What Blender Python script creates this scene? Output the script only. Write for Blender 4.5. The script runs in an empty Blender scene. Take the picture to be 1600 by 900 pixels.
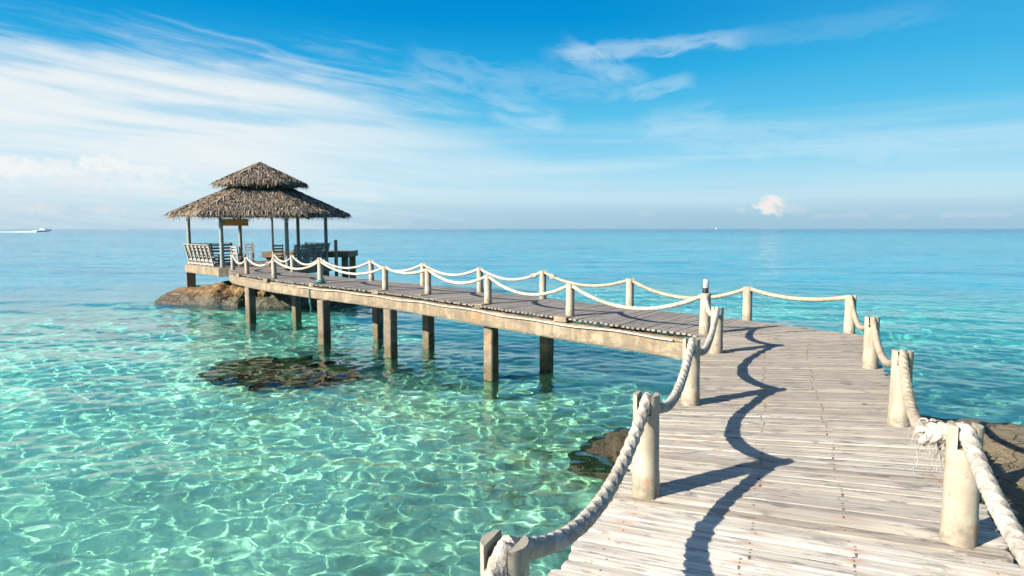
import bpy, math, random
import numpy as np
from math import sin, cos, pi, radians, atan2, sqrt, hypot
from mathutils import Vector

random.seed(7)
SC = bpy.context.scene
COL = SC.collection

# ------------------------------------------------------------------ camera
EYE = 1.8                     # metres above the deck (deck top is z = 0)
SEA = -1.85                   # water level
cam_d = bpy.data.cameras.new('camera')
cam = bpy.data.objects.new('camera', cam_d)
COL.objects.link(cam)
SC.camera = cam
cam_d.sensor_width = 36
cam_d.lens = 22.5
cam_d.clip_start = 0.05
cam_d.clip_end = 120000
cam.location = (0, 0, EYE)
cam.rotation_euler = (radians(90) - math.atan(93 / 1000), 0, 0)

# ------------------------------------------------------------------ exposure, sun
SC.view_settings.view_transform = 'Standard'
SC.view_settings.look = 'None'
SC.view_settings.gamma = 1
EXPO = 1.6
SC.view_settings.exposure = EXPO
SC.cycles.use_denoising = True
SC.cycles.max_bounces = 7
SC.cycles.diffuse_bounces = 2
SC.cycles.glossy_bounces = 3
SC.cycles.transmission_bounces = 5
SC.cycles.use_adaptive_sampling = True
SC.cycles.adaptive_threshold = 0.03
SC.cycles.adaptive_min_samples = 12
SC.cycles.sample_clamp_indirect = 6
SUN_AZ, SUN_EL = radians(28), radians(27)          # heading the light travels towards, height
sdir = Vector((cos(SUN_AZ) * cos(SUN_EL), sin(SUN_AZ) * cos(SUN_EL), -sin(SUN_EL)))
sun_d = bpy.data.lights.new('sun', 'SUN')
sun_d.energy = 5.0
sun_d.angle = radians(0.5)
sun_d.color = (1.0, 0.93, 0.80)
sun_d.cycles.is_caustics_light = True
sun = bpy.data.objects.new('sun', sun_d)
sun.rotation_euler = sdir.to_track_quat('-Z', 'Y').to_euler()
COL.objects.link(sun)


# ------------------------------------------------------------------ node helpers
class NX:
    """a float / vector socket with arithmetic"""
    def __init__(s, t, sock): s.t, s.s = t, sock
    def _m(s, op, *a, clamp=False):
        n = s.t.nodes.new('ShaderNodeMath'); n.operation = op; n.use_clamp = clamp
        for i, v in enumerate((s,) + a):
            if isinstance(v, NX): s.t.links.new(v.s, n.inputs[i])
            else: n.inputs[i].default_value = v
        return NX(s.t, n.outputs[0])
    def __add__(s, o): return s._m('ADD', o)
    __radd__ = __add__
    def __sub__(s, o): return s._m('SUBTRACT', o)
    def __rsub__(s, o): return (s * -1.0) + o
    def __mul__(s, o): return s._m('MULTIPLY', o)
    __rmul__ = __mul__
    def __truediv__(s, o): return s._m('DIVIDE', o)
    def __pow__(s, o): return s._m('POWER', o)
    def mx(s, o): return s._m('MAXIMUM', o)
    def mn(s, o): return s._m('MINIMUM', o)
    def ab(s): return s._m('ABSOLUTE')
    def sat(s): return s._m('ADD', 0.0, clamp=True)
    def step(s, a, b, lo=0.0, hi=1.0):
        n = s.t.nodes.new('ShaderNodeMapRange'); n.interpolation_type = 'SMOOTHSTEP'
        s.t.links.new(s.s, n.inputs['Value'])
        if a <= b:
            n.inputs['From Min'].default_value = a; n.inputs['From Max'].default_value = b
            n.inputs['To Min'].default_value = lo; n.inputs['To Max'].default_value = hi
        else:
            n.inputs['From Min'].default_value = b; n.inputs['From Max'].default_value = a
            n.inputs['To Min'].default_value = hi; n.inputs['To Max'].default_value = lo
        return NX(s.t, n.outputs['Result'])


def srgb(r, g, b, k=1.0):
    f = lambda c: (c / 255 / 12.92 if c <= 10 else ((c / 255 + 0.055) / 1.055) ** 2.4)
    return (f(r) * k, f(g) * k, f(b) * k, 1)


class Tree:
    def __init__(s, t): s.t = t; t.nodes.clear()
    def n(s, kind, **kw):
        x = s.t.nodes.new(kind)
        for k, v in kw.items(): setattr(x, k, v)
        return x
    def link(s, a, b): s.t.links.new(a.s if isinstance(a, NX) else a, b)
    def sep(s, vec):
        x = s.n('ShaderNodeSeparateXYZ'); s.link(vec, x.inputs[0])
        return [NX(s.t, o) for o in x.outputs]
    def comb(s, a, b, c):
        x = s.n('ShaderNodeCombineXYZ')
        for i, v in enumerate((a, b, c)):
            if isinstance(v, NX): s.link(v, x.inputs[i])
            else: x.inputs[i].default_value = v
        return x.outputs[0]
    def noise(s, vec, scale=1.0, detail=4.0, rough=0.5, dist=0.0):
        x = s.n('ShaderNodeTexNoise')
        if vec is not None: s.link(vec, x.inputs['Vector'])
        x.inputs['Scale'].default_value = scale; x.inputs['Detail'].default_value = detail
        x.inputs['Roughness'].default_value = rough; x.inputs['Distortion'].default_value = dist
        return NX(s.t, x.outputs[0])
    def voro(s, vec, scale=1.0, feature='F1', out='Distance'):
        x = s.n('ShaderNodeTexVoronoi', feature=feature)
        s.link(vec, x.inputs['Vector']); x.inputs['Scale'].default_value = scale
        return NX(s.t, x.outputs[out])
    def pos(s): return s.n('ShaderNodeNewGeometry').outputs['Position']
    def obj(s): return s.n('ShaderNodeTexCoord').outputs['Object']
    def scale(s, vec, x, y, z):
        m = s.n('ShaderNodeMapping'); s.link(vec, m.inputs[0]); m.inputs['Scale'].default_value = (x, y, z)
        return m.outputs[0]
    def mix(s, fac, a, b, blend='MIX'):
        x = s.n('ShaderNodeMix', data_type='RGBA', blend_type=blend)
        if isinstance(fac, NX): s.link(fac, x.inputs[0])
        else: x.inputs[0].default_value = fac
        for v, i in ((a, 6), (b, 7)):
            if isinstance(v, tuple): x.inputs[i].default_value = v if len(v) == 4 else v + (1,)
            else: s.link(v, x.inputs[i])
        return x.outputs[2]
    def ramp(s, f, stops, interp='LINEAR'):
        x = s.n('ShaderNodeValToRGB'); s.link(f, x.inputs[0]); r = x.color_ramp; r.interpolation = interp
        while len(r.elements) < len(stops): r.elements.new(0.5)
        for e, (p, c) in zip(r.elements, stops):
            e.position = p; e.color = c if len(c) == 4 else tuple(c) + (1,)
        return x.outputs[0]
    def attr(s, name, out='Fac'):
        x = s.n('ShaderNodeAttribute'); x.attribute_name = name
        return x.outputs[out]


# ------------------------------------------------------------------ sky
world = bpy.data.worlds.new('World')
SC.world = world
world.use_nodes = True
W = Tree(world.node_tree)
sky = W.n('ShaderNodeTexSky', sky_type='NISHITA')
sky.sun_disc = False
sky.sun_elevation = SUN_EL
sky.sun_rotation = radians(242)
sky.ozone_density = 3.0
sky.dust_density = 0.4
P_ = math.atan(93 / 1000)


def ang(u, v):
    """direction (azimuth, elevation in degrees) of a place in the sky"""
    x, y = u - 800, 450 - v
    dy = 1000 * cos(P_) + y * sin(P_); dz = y * cos(P_) - 1000 * sin(P_)
    return math.degrees(atan2(x, dy)), math.degrees(math.atan2(dz, hypot(x, dy)))


gx, gy, gz = W.sep(W.n('ShaderNodeTexCoord').outputs['Generated'])
az = gx._m('ARCTAN2', gy) * (180 / pi)
el = gz._m('ARCSINE') * (180 / pi)
K = 1 / (2 ** EXPO)
SKYS = 0.09
k = K / SKYS
elw = el + (W.noise(W.comb(az * 0.03, el * 0.2, 0.0), 1.0, 3) - 0.5) * 1.6
base = W.ramp(elw / 24.0, [
    (0.000, srgb(160, 198, 219, k)), (0.045, srgb(168, 205, 225, k)), (0.10, srgb(184, 221, 237, k)),
    (0.17, srgb(178, 224, 243, k)), (0.26, srgb(146, 214, 243, k)), (0.40, srgb(92, 194, 236, k)),
    (0.55, srgb(42, 172, 228, k)), (0.72, srgb(6, 148, 216, k)), (1.0, srgb(0, 122, 196, k))])
# a little paler to the right, deeper in the middle
base = W.mix(az.step(5, 42) * el.step(4, 12) * 0.22, base, srgb(110, 208, 244, k))
col = base


def over(colr, mask, c):
    return W.mix(mask.sat(), colr, c)


# broad cirrus sheet on the left
px = [(-400, 40), (0, 62), (250, 62), (450, 84), (560, 118), (660, 160), (790, 215), (950, 262), (1250, 330), (2000, 356)]
stops = []
for u, v in px:
    a, e = ang(u, v)
    stops.append((min(1, max(0, (a + 60) / 120)), (e / 24,) * 3))
top = NX(W.t, W.ramp((az + 60.0) / 120.0, stops, 'B_SPLINE')) * 24.0
warp = (W.noise(W.comb(az * 0.11, el * 0.3, 3.0), 1.0, 4, 0.55) - 0.5)
fib = W.noise(W.comb(az * 0.085 + el * 0.16 + warp * 1.2, el * 0.75 + az * 0.085, 1.0), 1.0, 9, 0.62, 0.5)
fib2 = W.noise(W.comb(az * 0.05 + el * 0.06, el * 0.55 + az * 0.02, 9.0), 1.0, 5, 0.5, 0.4)
dd = top - el + warp * 3.4 + (fib - 0.5) * 2.4
sheet = dd.step(-0.8, 3.2) * az.step(26, -20, 0.0, 1.0)
dens = sheet * ((fib.step(0.25, 0.65) * 0.24 + 0.80) * fib2.step(0.24, 0.54, 0.45, 1.0))
dens = dens * az.step(-4, -26, 0.45, 1.0) * (el + warp * 1.5).step(2.2, 6.2, 0.30, 1.0)
gap_a, gap_e = ang(350, 180)
gap = (((az - gap_a) / 8.0) ** 2.0 + ((el - gap_e + (az - gap_a) * 0.05 + warp * 1.0) / 0.75) ** 2.0).step(1.0, 0.15) * 0.55
col = over(col, dens * (1.0 - gap), srgb(238, 244, 246, k))
# thin veil over the upper left
veil = (top + 2.6 - el + (fib - 0.5) * 7.0).step(0, 3.5) * az.step(2, -14) * 0.38 * fib.step(0.35, 0.7)
col = over(col, veil, srgb(226, 240, 246, k))
# pale horizontal bands low over the whole horizon
band = W.noise(W.comb(az * 0.022, el * 0.55, 5.0), 1.0, 6, 0.55, 0.3).step(0.42, 0.72)
col = over(col, band * el.step(0.0, 4.5) * el.step(11.5, 5.0) * 0.42, srgb(226, 242, 248, k))


def wisp(u0, v0, u1, v1, thick, amt, seed, frq=0.6):
    global col
    a0, e0 = ang(u0, v0); a1, e1 = ang(u1, v1)
    L = hypot(a1 - a0, e1 - e0); ca, sa = (a1 - a0) / L, (e1 - e0) / L
    s_ = ((az - a0) * ca + (el - e0) * sa) / L
    t_ = (el - e0) * ca - (az - a0) * sa
    n1 = W.noise(W.comb(s_ * (L * 0.28), t_ * 0.9, seed), 1.0, 7, 0.62, 0.6)
    tt = t_ / thick + (n1 - 0.5) * 2.6
    m = (tt * tt).step(2.2, 0.0) * s_.step(-0.12, 0.18) * s_.step(1.12, 0.8) * n1.step(0.25, 0.6)
    col = over(col, m * amt * 0.72, srgb(228, 243, 250, k))


wisp(868, 84, 1170, 58, 0.62, 0.54, 11)
wisp(880, 72, 1010, 132, 0.8, 0.32, 12)
wisp(800, 128, 1000, 128, 1.26, 0.21, 13)
wisp(985, 146, 1082, 124, 0.57, 0.38, 14)
wisp(640, 100, 820, 138, 1.38, 0.27, 15)
wisp(770, 172, 880, 190, 0.80, 0.38, 16)
wisp(1000, 196, 1130, 178, 1.03, 0.26, 17)
wisp(1150, 60, 1480, 12, 0.7, 0.10, 18)
wisp(480, 296, 600, 306, 0.5, 0.6, 19)
wisp(1040, 215, 1500, 225, 1.3, 0.25, 20)


# heaped clouds: (u, v, half width, half height, strength)
def heap(u, v, hw, hh, amt, seed, c, puff=1.0):
    global col
    a, e = ang(u, v)
    sx, sy = hw * 0.05, hh * 0.055
    pf = W.noise(W.comb(az * puff * 0.9, el * puff * 1.15, seed), 1.0, 4, 0.52, 0.2)
    r = ((az - a) / sx) ** 2.0 + ((el - e) / sy) ** 2.0
    m = (r + (pf - 0.5) * -4.2).step(1.35, 0.1)
    col = over(col, m * amt, c)
    return pf


CW = srgb(244, 246, 246, k)
CP = srgb(228, 230, 234, k)
for q, (u, v, hw, hh, amt) in enumerate([(-30, 258, 60, 16, .9), (60, 262, 60, 13, .6), (160, 254, 36, 11, .85), (225, 266, 50, 9, .55),
                                         (120, 276, 150, 18, .4), (30, 320, 30, 9, .4), (75, 325, 26, 9, .4), (165, 328, 30, 8, .35),
                                         (235, 290, 40, 6, .4), (520, 301, 40, 4, .5), (120, 300, 190, 12, .25)]):
    heap(u, v, hw, hh, amt, 30 + q, CW if v < 300 else CP, 1.35)
heap(1203, 322, 23, 15, 0.95, 51, srgb(243, 238, 234, k), 1.25)
heap(1240, 327, 22, 9, 0.3, 52, srgb(222, 224, 232, k), 1.7)
heap(1158, 328, 9, 4, 0.25, 53, CP, 1.7)
for q, (u, v, hw, hh) in enumerate([(1340, 335, 22, 5), (1412, 338, 14, 4), (1485, 336, 20, 4), (1550, 335, 30, 5), (1290, 338, 30, 4), (630, 334, 22, 5), (1010, 333, 20, 5)]):
    heap(u, v, hw, hh, 0.15, 60 + q, CP, 1.5)

final = W.mix(el.step(22, 40), col, sky.outputs[0])
bg = W.n('ShaderNodeBackground')
W.link(final, bg.inputs[0])
bg.inputs[1].default_value = SKYS
wo = W.n('ShaderNodeOutputWorld')
W.link(bg.outputs[0], wo.inputs[0])


# ------------------------------------------------------------------ mesh helpers
class MB:
    """collects shapes and links them as ONE mesh object"""
    def __init__(s): s.v, s.f, s.uv, s.at = [], [], [], []
    def add(s, vs, fs, uvs=None, at=(0, 0, 0)):
        o = len(s.v); s.v.extend(vs)
        for i, f in enumerate(fs):
            s.f.append([o + j for j in f]); s.at.append(at)
            s.uv.append(uvs[i] if uvs else [(0, 0)] * len(f))
    def build(s, name, mat, parent=None, smooth=False, bevel=0.0, angle=40):
        me = bpy.data.meshes.new(name)
        me.from_pydata([tuple(p) for p in s.v], [], s.f)
        me.uv_layers.new(name='UVMap').data.foreach_set('uv', [c for f in s.uv for p in f for c in p])
        a = me.attributes.new('info', 'FLOAT_VECTOR', 'FACE')
        a.data.foreach_set('vector', [c for p in s.at for c in p])
        if smooth: me.polygons.foreach_set('use_smooth', [True] * len(me.polygons))
        me.materials.append(mat)
        ob = bpy.data.objects.new(name, me)
        COL.objects.link(ob)
        if smooth and angle < 180: me.set_sharp_from_angle(angle=radians(angle))
        if parent is not None: ob.parent = parent
        if bevel:
            b = ob.modifiers.new('bevel', 'BEVEL'); b.width = bevel; b.segments = 2; b.limit_method = 'ANGLE'
        return ob
    def hull(s, ring0, ring1, at=(0, 0, 0), caps=True):
        n = len(ring0)
        fs = [[i, (i + 1) % n, n + (i + 1) % n, n + i] for i in range(n)]
        if caps: fs += [list(range(n))[::-1], [n + i for i in range(n)]]
        s.add(list(ring0) + list(ring1), fs, None, at)
    def box(s, c, d, rz=0.0, at=(0, 0, 0)):
        """box with centre c, size d, turned about z"""
        x, y, z = (q / 2 for q in d); ca, sa = cos(rz), sin(rz)
        P = [(c[0] + a * ca - b * sa, c[1] + a * sa + b * ca) for a, b in ((-x, -y), (x, -y), (x, y), (-x, y))]
        s.hull([(a, b, c[2] - z) for a, b in P], [(a, b, c[2] + z) for a, b in P], at)
    def bar(s, a, b, w, h, up=(0, 0, 1), at=(0, 0, 0)):
        """square bar from a to b"""
        a, b = Vector(a), Vector(b); t = (b - a).normalized(); u = Vector(up)
        if abs(t.dot(u)) > 0.98: u = Vector((0, 1, 0))
        r = t.cross(u).normalized(); q = r.cross(t)
        R = [r * (w / 2) * i + q * (h / 2) * j for i, j in ((-1, -1), (1, -1), (1, 1), (-1, 1))]
        s.hull([a + k_ for k_ in R], [b + k_ for k_ in R], at)
    def tube(s, pts, rad, n=8, caps=True, disp=None, at=(0, 0, 0)):
        pts = [Vector(p) for p in pts]; L = 0.0; vs = []; up = Vector((0, 0, 1))
        for i, p in enumerate(pts):
            t = (pts[min(i + 1, len(pts) - 1)] - pts[max(i - 1, 0)]).normalized()
            u = up if abs(t.dot(up)) < 0.95 else Vector((0.3, 1, 0))
            r = t.cross(u).normalized(); q = r.cross(t)
            if i: L += (p - pts[i - 1]).length
            rr = rad[i] if isinstance(rad, (list, tuple)) else rad
            for j in range(n):
                a = 2 * pi * j / n
                d = rr * (disp(a, L) if disp else 1.0)
                vs.append(p + r * cos(a) * d + q * sin(a) * d)
        m = len(pts)
        fs = [[i * n + j, i * n + (j + 1) % n, (i + 1) * n + (j + 1) % n, (i + 1) * n + j] for i in range(m - 1) for j in range(n)]
        if caps: fs += [list(range(n))[::-1], [(m - 1) * n + j for j in range(n)]]
        s.add(vs, fs, None, at)
    def lathe(s, prof, n=20, c=(0, 0, 0), at=(0, 0, 0)):
        vs = [(c[0] + r * cos(2 * pi * j / n), c[1] + r * sin(2 * pi * j / n), c[2] + z) for r, z in prof for j in range(n)]
        fs = [[i * n + j, i * n + (j + 1) % n, (i + 1) * n + (j + 1) % n, (i + 1) * n + j] for i in range(len(prof) - 1) for j in range(n)]
        fs.append([(len(prof) - 1) * n + j for j in range(n)]); fs.append(list(range(n))[::-1])
        s.add(vs, fs, None, at)


def grid_mesh(name, X, Y, Z, mat, smooth=True):
    nr, nc = X.shape
    me = bpy.data.meshes.new(name)
    me.vertices.add(nr * nc)
    me.vertices.foreach_set('co', np.stack([X, Y, Z], -1).ravel().astype('f4'))
    i = np.arange((nr - 1) * nc).reshape(nr - 1, nc)[:, :-1]
    q = np.stack([i, i + nc, i + nc + 1, i + 1], -1).reshape(-1, 4)
    me.loops.add(q.size); me.loops.foreach_set('vertex_index', q.ravel().astype('i4'))
    me.polygons.add(len(q)); me.polygons.foreach_set('loop_start', np.arange(0, q.size, 4, dtype='i4'))
    me.polygons.foreach_set('use_smooth', np.full(len(q), smooth))
    me.update(calc_edges=True)
    if len(me.polygons) and me.polygons[len(q) // 2].normal.z < 0: me.flip_normals()
    me.materials.append(mat)
    ob = bpy.data.objects.new(name, me); COL.objects.link(ob)
    return ob


def tag(o, label=None, cat=None, group=None, kind=None):
    for k_, v in (('label', label), ('category', cat), ('group', group), ('kind', kind)):
        if v: o[k_] = v
    return o


def empty(name, loc=(0, 0, 0), rz=0.0):
    o = bpy.data.objects.new(name, None); o.empty_display_size = 0.2
    o.location = loc; o.rotation_euler = (0, 0, rz); COL.objects.link(o)
    return o


def material(name):
    m = bpy.data.materials.new(name); m.use_nodes = True
    T = Tree(m.node_tree)
    o = T.n('ShaderNodeOutputMaterial'); p = T.n('ShaderNodeBsdfPrincipled')
    T.link(p.outputs[0], o.inputs[0]); T.p, T.o = p, o
    return m, T


def bump(T, h, strength=0.3, dist=0.02):
    b = T.n('ShaderNodeBump'); b.inputs['Strength'].default_value = strength; b.inputs['Distance'].default_value = dist
    T.link(h, b.inputs['Height']); T.link(b.outputs[0], T.p.inputs['Normal'])


def plain(name, c, rough=0.6, var=0.25, scale=12.0, bmp=0.15, metal=0.0):
    m, T = material(name); po = T.obj()
    n = T.noise(po, scale, 6, 0.6)
    T.link(T.mix(n.step(0.3, 0.7), tuple(x * (1 - var) for x in c), tuple(min(1, x * (1 + var)) for x in c)), T.p.inputs['Base Color'])
    T.p.inputs['Roughness'].default_value = rough; T.p.inputs['Metallic'].default_value = metal
    if bmp: bump(T, T.noise(po, scale * 4, 5, 0.6), bmp, 0.01)
    return m


# ------------------------------------------------------------------ materials
def wood_deck():
    m, T = material('weathered_planks')
    uv = T.n('ShaderNodeUVMap').outputs[0]; u, v, _ = T.sep(uv)
    ia, ib, ic = T.sep(T.attr('info', 'Vector'))          # random, age, length
    seed = ia * 57.0
    g1 = T.noise(T.comb(u * 2.4, v * 4.5, seed), 1.0, 4, 0.6, 0.3)
    g2 = T.noise(T.comb(u * 0.9, v * 6.0, seed + 9.0), 1.0, 5, 0.6)
    g3 = T.noise(T.comb(u * 5.0, v * 60.0, seed + 3.0), 1.0, 4, 0.6)
    streak = T.noise(T.comb(u * 4.2, v * 2.6, seed + 21.0), 1.0, 4, 0.68, 0.4)
    pale = T.mix(g2.step(0.3, 0.7), (0.24, 0.203, 0.155), (0.395, 0.345, 0.272))
    pale = T.mix((ia * 7.13)._m('FRACT') * 0.75, pale, (0.20, 0.178, 0.155))
    bleach = T.mix(g2.step(0.35, 0.65), (0.40, 0.365, 0.315), (0.62, 0.58, 0.51))
    pale = T.mix((ib * -1.0).sat(), pale, bleach)
    dark = T.mix(g2.step(0.3, 0.7), (0.13, 0.115, 0.105), (0.215, 0.195, 0.18))
    dark = T.mix((ia * 3.7)._m('FRACT') * 0.5, dark, (0.10, 0.09, 0.085))
    c = T.mix(ib.sat(), pale, dark)
    wear = 1.0 - (ib * -1.0).sat() * 0.55
    c = T.mix(g1.step(0.50, 0.66) * 0.6 * wear, c, (0.15, 0.13, 0.115))
    c = T.mix((streak + (T.noise(T.pos(), 1.3, 4, 0.6) - 0.5) * 0.25).step(0.55, 0.63) * 0.85 * wear, c, (0.085, 0.075, 0.07))
    pos = T.pos()
    big = T.noise(pos, 0.8, 4, 0.6)
    c = T.mix(big.step(0.48, 0.64) * 0.55 * wear, c, (0.20, 0.172, 0.145))
    yel = T.noise(T.comb(u * 0.8, v * 16.0, seed + 40.0), 1.0, 3, 0.6)
    c = T.mix(yel.step(0.60, 0.70) * 0.4, c, (0.42, 0.34, 0.17))
    # nails and the rust that bleeds from them, in rows over the joists
    tot = None; rust = None
    for f in (0.085, 0.40, 0.63, 0.92):
        du = (u - ic * f + (ia - 0.5) * 0.03)
        dv = (v - 0.5) * 0.11
        r = (du * du + dv * dv)._m('SQRT')
        d = r.step(0.008, 0.005)
        e = ((du * 0.30) ** 2.0 + dv * dv)._m('SQRT').step(0.030, 0.006) * (ia * 13.7 + f * 31)._m('FRACT').step(0.35, 0.75)
        if 0.2 < f < 0.8:
            slit = du.ab().step(0.010, 0.006) * (v - 0.5).ab().step(0.26, 0.33) * (ia * 9.1 + f * 17)._m('FRACT').step(0.3, 0.4)
            d = d.mx(slit)
        tot = d if tot is None else tot.mx(d); rust = e if rust is None else rust.mx(e)
    c = T.mix(rust * 0.45, c, (0.36, 0.17, 0.065))
    c = T.mix(tot * 0.9, c, (0.05, 0.03, 0.02))
    T.link(c, T.p.inputs['Base Color'])
    T.p.inputs['Roughness'].default_value = 0.8; T.p.inputs['Specular IOR Level'].default_value = 0.25
    bump(T, g1 * 0.5 + g3 * 0.4 - streak.step(0.58, 0.7) * 0.5, 0.6, 0.008)
    return m


def concrete_beam():
    m, T = material('stained_concrete')
    pos = T.pos(); x, y, z = T.sep(pos)
    n1 = T.noise(pos, 2.2, 6, 0.62); n2 = T.noise(T.scale(pos, 5, 5, 0.7), 1.0, 6, 0.6); n3 = T.noise(pos, 14, 5, 0.6)
    c = T.mix(n1.step(0.3, 0.7), (0.165, 0.122, 0.076), (0.265, 0.212, 0.145))
    c = T.mix(n2.step(0.42, 0.60) * 0.75, c, (0.125, 0.092, 0.058))
    c = T.mix(n3.step(0.50, 0.64) * 0.6, c, (0.11, 0.09, 0.066))
    c = T.mix(T.noise(pos, 1.1, 5, 0.65).step(0.56, 0.68) * 0.55, c, (0.20, 0.095, 0.03))
    c = T.mix((T.noise(T.scale(pos, 3.1, 3.1, 5), 1.0, 5, 0.6) + z.step(-0.25, -0.45) * 0.12).step(0.53, 0.66) * 0.75, c, (0.10, 0.085, 0.066))
    wet = (z + (n1 - 0.5) * 0.5 + (n3 - 0.5) * 0.3).step(-1.22, -1.55)
    c = T.mix(wet * 0.9, c, T.mix(n3.step(0.4, 0.6), (0.05, 0.04, 0.02), (0.11, 0.085, 0.04)))
    c = T.mix(z.step(-1.88, -2.05) * 0.8, c, (0.30, 0.31, 0.22))  # submerged part painted paler, standing in for bright reflections that hide it
    T.link(c, T.p.inputs['Base Color'])
    T.p.inputs['Roughness'].default_value = 0.85
    bump(T, n3 + n1 * 0.6, 0.45, 0.02)
    return m


def post_paint():
    m, T = material('cream_cement')
    o = T.obj(); x, y, z = T.sep(o)
    oi = NX(T.t, T.n('ShaderNodeObjectInfo').outputs['Random'])
    po = T.pos()
    n = T.noise(po, 5, 5, 0.6); n2 = T.noise(po, 26, 5, 0.65); n3 = T.noise(T.scale(po, 9, 9, 2.0), 1.0, 5, 0.6)
    c = T.mix(n.step(0.3, 0.7), (0.225, 0.193, 0.145), (0.31, 0.275, 0.215))
    c = T.mix(n2.step(0.54, 0.68) * 0.5, c, (0.135, 0.11, 0.078))
    c = T.mix(T.noise(T.scale(po, 22, 22, 1.6), 1.0, 4, 0.6).step(0.54, 0.66) * 0.45, c, (0.13, 0.106, 0.074))
    c = T.mix(z.step(0.58, 0.70) * n.step(0.4, 0.6) * 0.4, c, (0.16, 0.14, 0.11))
    base = (z + (n - 0.5) * 0.16)
    c = T.mix(base.step(0.16, 0.05) * n2.step(0.35, 0.6) * 0.7, c, (0.14, 0.115, 0.08))
    ry = ((y + 0.075) / 0.03); rx = (x - (oi - 0.5) * 0.09) / 0.014; rz = (z - 0.10) / 0.055
    rust = (rx * rx + rz * rz + (n2 - 0.5) * 3.0).step(1.2, 0.2) * y.step(0.0, -0.03) * oi.step(0.3, 0.45)
    c = T.mix(rust * 0.85, c, (0.30, 0.11, 0.03))
    c = T.mix(n3.step(0.62, 0.78) * 0.35, c, (0.19, 0.15, 0.10))
    ck = T.noise(T.scale(po, 4, 4, 2.2), 1.0, 3, 0.5, 1.5); crk = (ck - 0.5).ab().step(0.006, 0.0) * n.step(0.45, 0.6)
    c = T.mix(crk * 0.6, c, (0.06, 0.05, 0.035))
    T.link(c, T.p.inputs['Base Color'])
    T.p.inputs['Roughness'].default_value = 0.75
    bump(T, n2 + n, 0.22, 0.008)
    return m


def rope_mat(name='white_rope', a=(0.275, 0.247, 0.207), b=(0.395, 0.36, 0.315)):
    m, T = material(name); po = T.pos()
    n = T.noise(po, 9, 5, 0.65); n2 = T.noise(po, 70, 4, 0.6)
    c = T.mix(n.step(0.35, 0.65), a, b)
    c = T.mix(n2.step(0.50, 0.66) * 0.5, c, tuple(q * 0.5 for q in a))
    c = T.mix(T.noise(po, 3.0, 4, 0.6).step(0.5, 0.65) * 0.35, c, tuple(q * 0.62 for q in a))
    T.link(c, T.p.inputs['Base Color'])
    T.p.inputs['Roughness'].default_value = 0.95; T.p.inputs['Specular IOR Level'].default_value = 0.1
    bump(T, n2, 0.7, 0.01)
    return m


def thatch_mat():
    m, T = material('dry_thatch')
    ia, ib, ic = T.sep(T.attr('info', 'Vector')); po = T.pos()
    c = T.ramp(ia, [(0.0, (0.075, 0.058, 0.044)), (0.35, (0.135, 0.104, 0.077)), (0.7, (0.215, 0.168, 0.122)), (1.0, (0.35, 0.285, 0.205))])
    c = T.mix(T.noise(po, 1.5, 4, 0.6).step(0.45, 0.7) * 0.4, c, (0.13, 0.11, 0.09))
    T.link(c, T.p.inputs['Base Color'])
    T.p.inputs['Roughness'].default_value = 0.9; T.p.inputs['Specular IOR Level'].default_value = 0.15
    return m


def rock_mat(name, c0, c1, c2, wetline=SEA + 0.42, weed=None):
    m, T = material(name); po = T.pos(); x, y, z = T.sep(po)
    n1 = T.noise(po, 0.7, 8, 0.62); n2 = T.noise(po, 4.0, 8, 0.68); v = T.voro(T.scale(po, 1, 1, 1), 1.3, 'DISTANCE_TO_EDGE')
    c = T.mix(n1.step(0.35, 0.65), c0, c1)
    c = T.mix(n2.step(0.5, 0.72) * 0.7, c, c2)
    wet = (z + (n2 - 0.5) * 0.3).step(wetline + 0.22, wetline - 0.1)
    c = T.mix(wet * 0.9, c, weed or (0.045, 0.04, 0.022))
    T.link(c, T.p.inputs['Base Color'])
    r = T.n('ShaderNodeMapRange'); T.link(wet, r.inputs[0]); r.inputs[3].default_value = 0.85; r.inputs[4].default_value = 0.6
    T.link(r.outputs[0], T.p.inputs['Roughness'])
    n4 = T.noise(po, 1.1, 4, 0.55, 1.2); crack = (n4 - 0.5).ab().step(0.018, 0.0)
    c = T.mix(crack * 0.55, c, tuple(q * 0.35 for q in c0))
    T.link(c, T.p.inputs['Base Color'])
    bump(T, n2 + n1 * 0.5 + T.noise(po, 14, 5, 0.65) * 0.4 - crack * 0.7, 0.9, 0.14)
    return m


def timber(name, a, b, rough=0.75):
    m, T = material(name); po = T.obj()
    n = T.noise(T.scale(po, 3, 3, 14), 1.0, 6, 0.62); n2 = T.noise(po, 5, 4, 0.6)
    c = T.mix(n.step(0.35, 0.68), a, b)
    c = T.mix(n2.step(0.55, 0.75) * 0.5, c, tuple(q * 0.5 for q in a))
    T.link(c, T.p.inputs['Base Color']); T.p.inputs['Roughness'].default_value = rough
    bump(T, n, 0.4, 0.01)
    return m


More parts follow.
